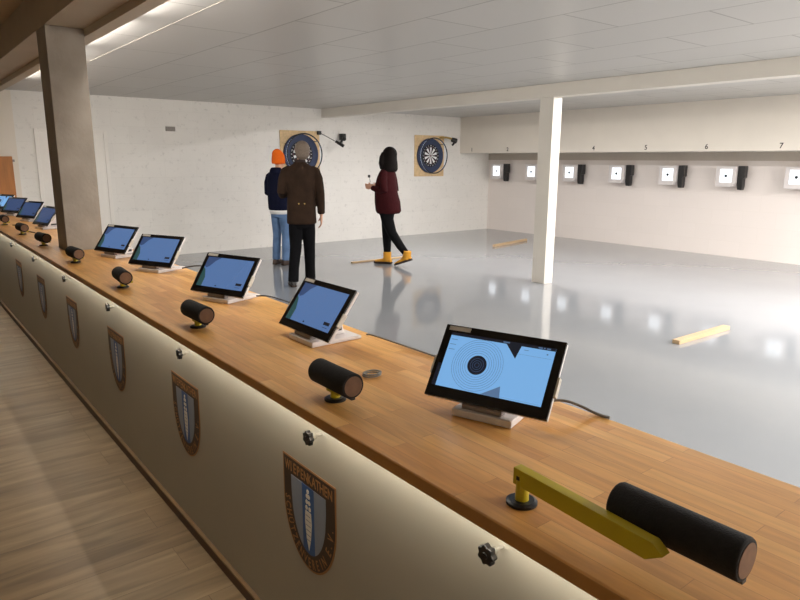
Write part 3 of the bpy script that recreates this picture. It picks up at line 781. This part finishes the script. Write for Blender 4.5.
for s in (-1, 1): m.sphere((.03+s*.078, -.005, 1.645), (.024, .055, .045), 12, 8)
m.build('hair', M['hair_grey'], t, remesh=.008)
m = MB(); m.ell([(0, 0, .765, .195, .145), (0, 0, .80, .197, .147), (0, 0, .95, .190, .138), (0, 0, 1.08, .183, .132), (0, 0, 1.22, .192, .135), (0, -.005, 1.34, .203, .132), (0, -.008, 1.41, .190, .118), (0, -.008, 1.455, .145, .095), (0, -.006, 1.485, .095, .080), (0, -.004, 1.505, .072, .072)], 32, 2.4)
m.tube([(.14, -.005, 1.41), (.195, -.008, 1.385), (.228, -.015, 1.30), (.250, -.035, 1.15), (.258, -.01, 1.02), (.264, .028, .885)], [.06, .066, .066, .060, .056, .049], 16)
m.tube([(-.14, -.005, 1.41), (-.195, -.008, 1.385), (-.228, -.015, 1.30), (-.252, -.045, 1.15), (-.245, .05, 1.12), (-.205, .18, 1.12)], [.06, .066, .066, .062, .058, .048], 16)
jk = m.build('jacket', M['jacket'], t, remesh=.010)
m = MB(); m.ell([(0, -.004, 1.485, .080, .076), (0, -.002, 1.52, .070, .070), (0, 0, 1.535, .064, .066)], 24); m.build('collar', M['collar'], jk, remesh=.007)
m = MB()
for x_ in (-.035, .04): m.tube([(x_, -.136, 1.02), (x_, -.146, 1.02)], .008, 12)
for u in (-.035, .04):
    pass
for k, x_ in enumerate((-.035, .04)):
    MB().tube([(x_, -.125, 1.015), (x_, -.142, 1.015)], .009, 12).build('button', M['brass'], jk)
m = MB(); m.ell([(0, 0, .72, .165, .112), (0, 0, .80, .168, .115), (0, 0, .95, .155, .105)], 24)
m.tube([(.078, 0, .86), (.088, .02, .66), (.095, .05, .47), (.098, .085, .22), (.10, .10, .06)], [.098, .092, .078, .070, .072], 18)
m.tube([(-.078, 0, .86), (-.085, -.01, .66), (-.09, -.03, .47), (-.124, -.075, .22), (-.135, -.095, .06)], [.098, .092, .078, .070, .072], 18)
m.build('trousers', M['black_cloth'], t, remesh=.010)
for s, y in ((1, .10), (-1, -.095)):
    m = MB(); fr = shoe(m, (.098 if s > 0 else -.138, y, .012), (s*.18, 1, 0), .27); m.build('shoe', M['black_shoe'], t, remesh=.007)
    m = MB(); sole(m, fr, .27, .02)
    m.build('sole', M['sole'], t.children[-1], bevel=.003)

# ---- person with the orange beanie
t = thing('person', 'person in orange beanie, navy hoodie and blue jeans, half hidden behind the jacketed man', 'person', (4.45, 8.44, 0), -1.15); t.scale = (.86, .95, 1)
hc = (.0, .035, 1.50)
b = MB(); head(b, hc)
b.tube([(0, -.01, 1.33), (0, .005, 1.39), (0, .02, 1.45)], [.06, .054, .053], 14)
b.ell([(0, 0, .76, .15, .11), (0, 0, 1.05, .15, .11), (0, 0, 1.24, .15, .095), (0, 0, 1.34, .08, .06)])
for s in (-1, 1):
    b.tube([(s*.145, 0, 1.29), (s*.185, 0, 1.24), (s*.215, .01, 1.04), (s*.15, .21, 1.02)], [.045, .043, .036, .026], 12)
    b.tube([(s*.085, 0, .82), (s*.095, .02, .44), (s*.10, 0, .10), (s*.10, .03, .05)], [.07, .05, .036, .035], 12)
    hand(b, (s*.145, .225, 1.02), (-s*.6, .8, .1), (0, -.6, -.8), (0, .1, 1), .6)
b.build('body', M['skin'], t, remesh=.009); eyes(hc, t)
m = MB(); m.sphere((0, .010, 1.533), (.096, .112, .108), 22, 14); m.sphere((0, -.01, 1.58), (.080, .09, .078), 16, 10); m.ell([(0, .008, 1.450, .090, .110), (0, .010, 1.465, .097, .116), (0, .012, 1.52, .098, .118), (0, .012, 1.53, .094, .112)], 26)
m.build('beanie', M['orange'], t, remesh=.007)
m = MB(); m.ell([(0, 0, .80, .175, .135), (0, 0, .83, .185, .145), (0, 0, .95, .190, .150), (0, 0, 1.10, .190, .148), (0, -.005, 1.22, .192, .138), (0, -.008, 1.29, .175, .120), (0, -.01, 1.335, .125, .095), (0, -.01, 1.37, .085, .080)], 32, 2.3)
for s in (-1, 1): m.tube([(s*.13, -.005, 1.29), (s*.18, -.008, 1.265), (s*.212, -.01, 1.18), (s*.228, -.005, 1.04), (s*.215, .08, 1.01), (s*.155, .205, 1.02)], [.058, .064, .064, .058, .054, .044], 16)
hd = m.build('hoodie', M['navy_cloth'], t, remesh=.010)
m = MB(); m.ell([(0, -.055, 1.29, .10, .055), (0, -.065, 1.33, .115, .07), (0, -.06, 1.375, .105, .065), (0, -.045, 1.40, .085, .055)], 24); m.build('hood', M['navy_cloth'], hd, remesh=.009)
MB().ell([(0, 0, .745, .165, .128), (0, 0, .78, .170, .130), (0, 0, .84, .165, .125)], 28, 2.2).build('shirt_hem', M['white_cloth'], t, smooth=True)
m = MB(); m.ell([(0, 0, .70, .155, .115), (0, 0, .78, .158, .118), (0, 0, .86, .15, .11)], 24)
for s in (-1, 1): m.tube([(s*.078, 0, .80), (s*.086, .02, .62), (s*.094, .03, .44), (s*.10, .01, .22), (s*.102, 0, .075)], [.088, .082, .068, .066, .064], 18)
m.build('jeans', M['jeans'], t, remesh=.010)
for s in (-1, 1):
    m = MB(); fr = shoe(m, (s*.102, -.005, .014), (s*.25, 1, 0), .27); sh = m.build('shoe', M['brown_shoe'], t, remesh=.007)
    m = MB(); sole(m, fr, .27, .024); m.build('sole', M['sole'], sh, bevel=.003)

# ---- woman in maroon, mid-step, holding darts
t = thing('person', 'dark-haired person in maroon jumper, black leggings and yellow boots holding darts', 'person', (5.70, 7.54, 0), .50)
hc = (.0, -.015, 1.565)
b = MB(); head(b, hc)
b.tube([(0, -.02, 1.39), (0, -.005, 1.45), (0, .01, 1.51)], [.052, .046, .046], 14)
b.ell([(0, 0, .80, .14, .11), (0, 0, 1.05, .12, .10), (0, 0, 1.28, .14, .09), (0, -.01, 1.39, .07, .055)])
for s in (-1, 1):
    b.tube([(s*.13, -.01, 1.34), (s*.165, -.02, 1.30), (s*.19, -.05, 1.09), (s*.13, .17, 1.12)], [.038, .036, .031, .022], 12)
b.tube([(.075, 0, .86), (.075, .03, .46), (.07, .02, .12), (.07, .04, .07)], [.065, .045, .032, .032], 12)
b.tube([(-.075, 0, .86), (-.075, -.12, .48), (-.07, -.35, .18), (-.07, -.34, .12)], [.065, .045, .032, .032], 12)
hand(b, (-.125, .185, 1.125), (.25, 1, .15), (1, 0, 0), (0, .0, 1), .55)
hand(b, (.125, .185, 1.12), (-.25, 1, .1), (-1, 0, 0), (0, 0, 1), .6)
b.build('body', M['skin'], t, remesh=.008); eyes(hc, t)
m = MB(); m.sphere((0, -.050, 1.592), (.096, .108, .106), 20, 14)
m.ell([(0, -.055, 1.345, .115, .080), (0, -.060, 1.38, .124, .098), (0, -.058, 1.45, .118, .100), (0, -.056, 1.53, .104, .094), (0, -.052, 1.60, .096, .100)], 24, 2.3)
for s in (-1, 1): m.tube([(s*.060, .015, 1.61), (s*.084, .03, 1.55), (s*.092, .035, 1.46), (s*.085, .035, 1.38)], [.034, .040, .044, .026], 12)
m.build('hair', M['hair_dark'], t, remesh=.008)
m = MB(); m.ell([(0, -.03, .755, .165, .160), (0, -.03, .79, .178, .185), (0, -.015, .92, .180, .185), (0, .005, 1.05, .168, .165), (0, .01, 1.17, .162, .150), (0, 0, 1.27, .165, .128), (0, -.008, 1.335, .145, .105), (0, -.01, 1.38, .10, .082), (0, -.01, 1.41, .07, .066)], 32, 2.1)
for s in (-1, 1): m.tube([(s*.115, -.01, 1.335), (s*.155, -.015, 1.315), (s*.185, -.03, 1.22), (s*.200, -.055, 1.09), (s*.185, .03, 1.085), (s*.135, .165, 1.12)], [.052, .058, .056, .052, .048, .036], 16)
m.build('jumper', M['maroon'], t, remesh=.009)
m = MB(); m.ell([(0, -.01, .74, .145, .115), (0, -.01, .86, .14, .11)], 22)
m.tube([(.072, 0, .84), (.075, .02, .66), (.075, .03, .46), (.072, .022, .28), (.07, .018, .13)], [.100, .090, .070, .060, .048], 16)
m.tube([(-.072, -.01, .84), (-.075, -.05, .66), (-.075, -.12, .48), (-.072, -.25, .30), (-.07, -.345, .19)], [.100, .090, .070, .060, .048], 16)
m.build('leggings', M['legging'], t, remesh=.009)
for fx_, (ak, pit, leg) in enumerate([((.07, .02, .014), 0, [(.07, .02, .05), (.07, .018, .185)]), ((-.07, -.36, .085), .34, [(-.07, -.345, .11), (-.07, -.36, .235)])]):
    m = MB(); fr = shoe(m, ak, (0, 1, 0), .28, pit, .11, .05)
    m.tube([leg[0], leg[1]], [.058, .062], 16)
    bt = m.build('boot', M['boot'], t, remesh=.007)
    m = MB(); sole(m, fr, .28, .03); m.build('sole', M['sole'], bt, bevel=.003)
t = thing('dart', 'dart with dark flight held up in the hand of the person in maroon', 'dart', (5.585, 7.78, 1.20), .62)
MB().tube([(0, 0, 0), (0, .01, .035)], .004, 8).build('barrel', M['chrome'], t)
MB().tube([(0, -.012, -.045), (0, 0, 0)], [.0008, .0015], 6).build('point', M['chrome'], t)
MB().tube([(0, .01, .035), (0, .018, .07)], .0022, 6).build('shaft', M['black'], t)
m = MB(); m.box((-.018, -.0006, .06), (.018, .0006, .098)); m.box((-.0006, -.018, .06), (.0006, .018, .098)); m.M = Matrix.Identity(4)
m.v = [v+Vector((0, .019, 0)) for v in m.v]; m.build('flight', M['black'], t)
#PEOPLE-END
# ------------------------------------------------------------------ camera and view
cam = bpy.data.cameras.new('camera'); co = bpy.data.objects.new('camera', cam); COL.objects.link(co)
R = Matrix([[0.7853290373853371, 0.12616462084771565, -0.6060864554548065], [-0.6190555719495789, 0.16848221328692597, -0.7670618897091148], [0.005338714976370939, 0.9775971727927054, 0.21041688589585708]])
co.matrix_world = Matrix.Translation((0, 0, CAM_Z)) @ R.to_4x4()
cam.sensor_width = 36; cam.lens = 36*647.244/800; cam.clip_start = .02
SC.camera = co
wd = bpy.data.worlds.new('world'); SC.world = wd; wd.use_nodes = True
wd.node_tree.nodes['Background'].inputs[0].default_value = (.02, .02, .02, 1); wd.node_tree.nodes['Background'].inputs[1].default_value = .1
SC.view_settings.view_transform = 'Standard'; SC.view_settings.look = 'None'; SC.view_settings.gamma = 1; SC.view_settings.exposure = .06
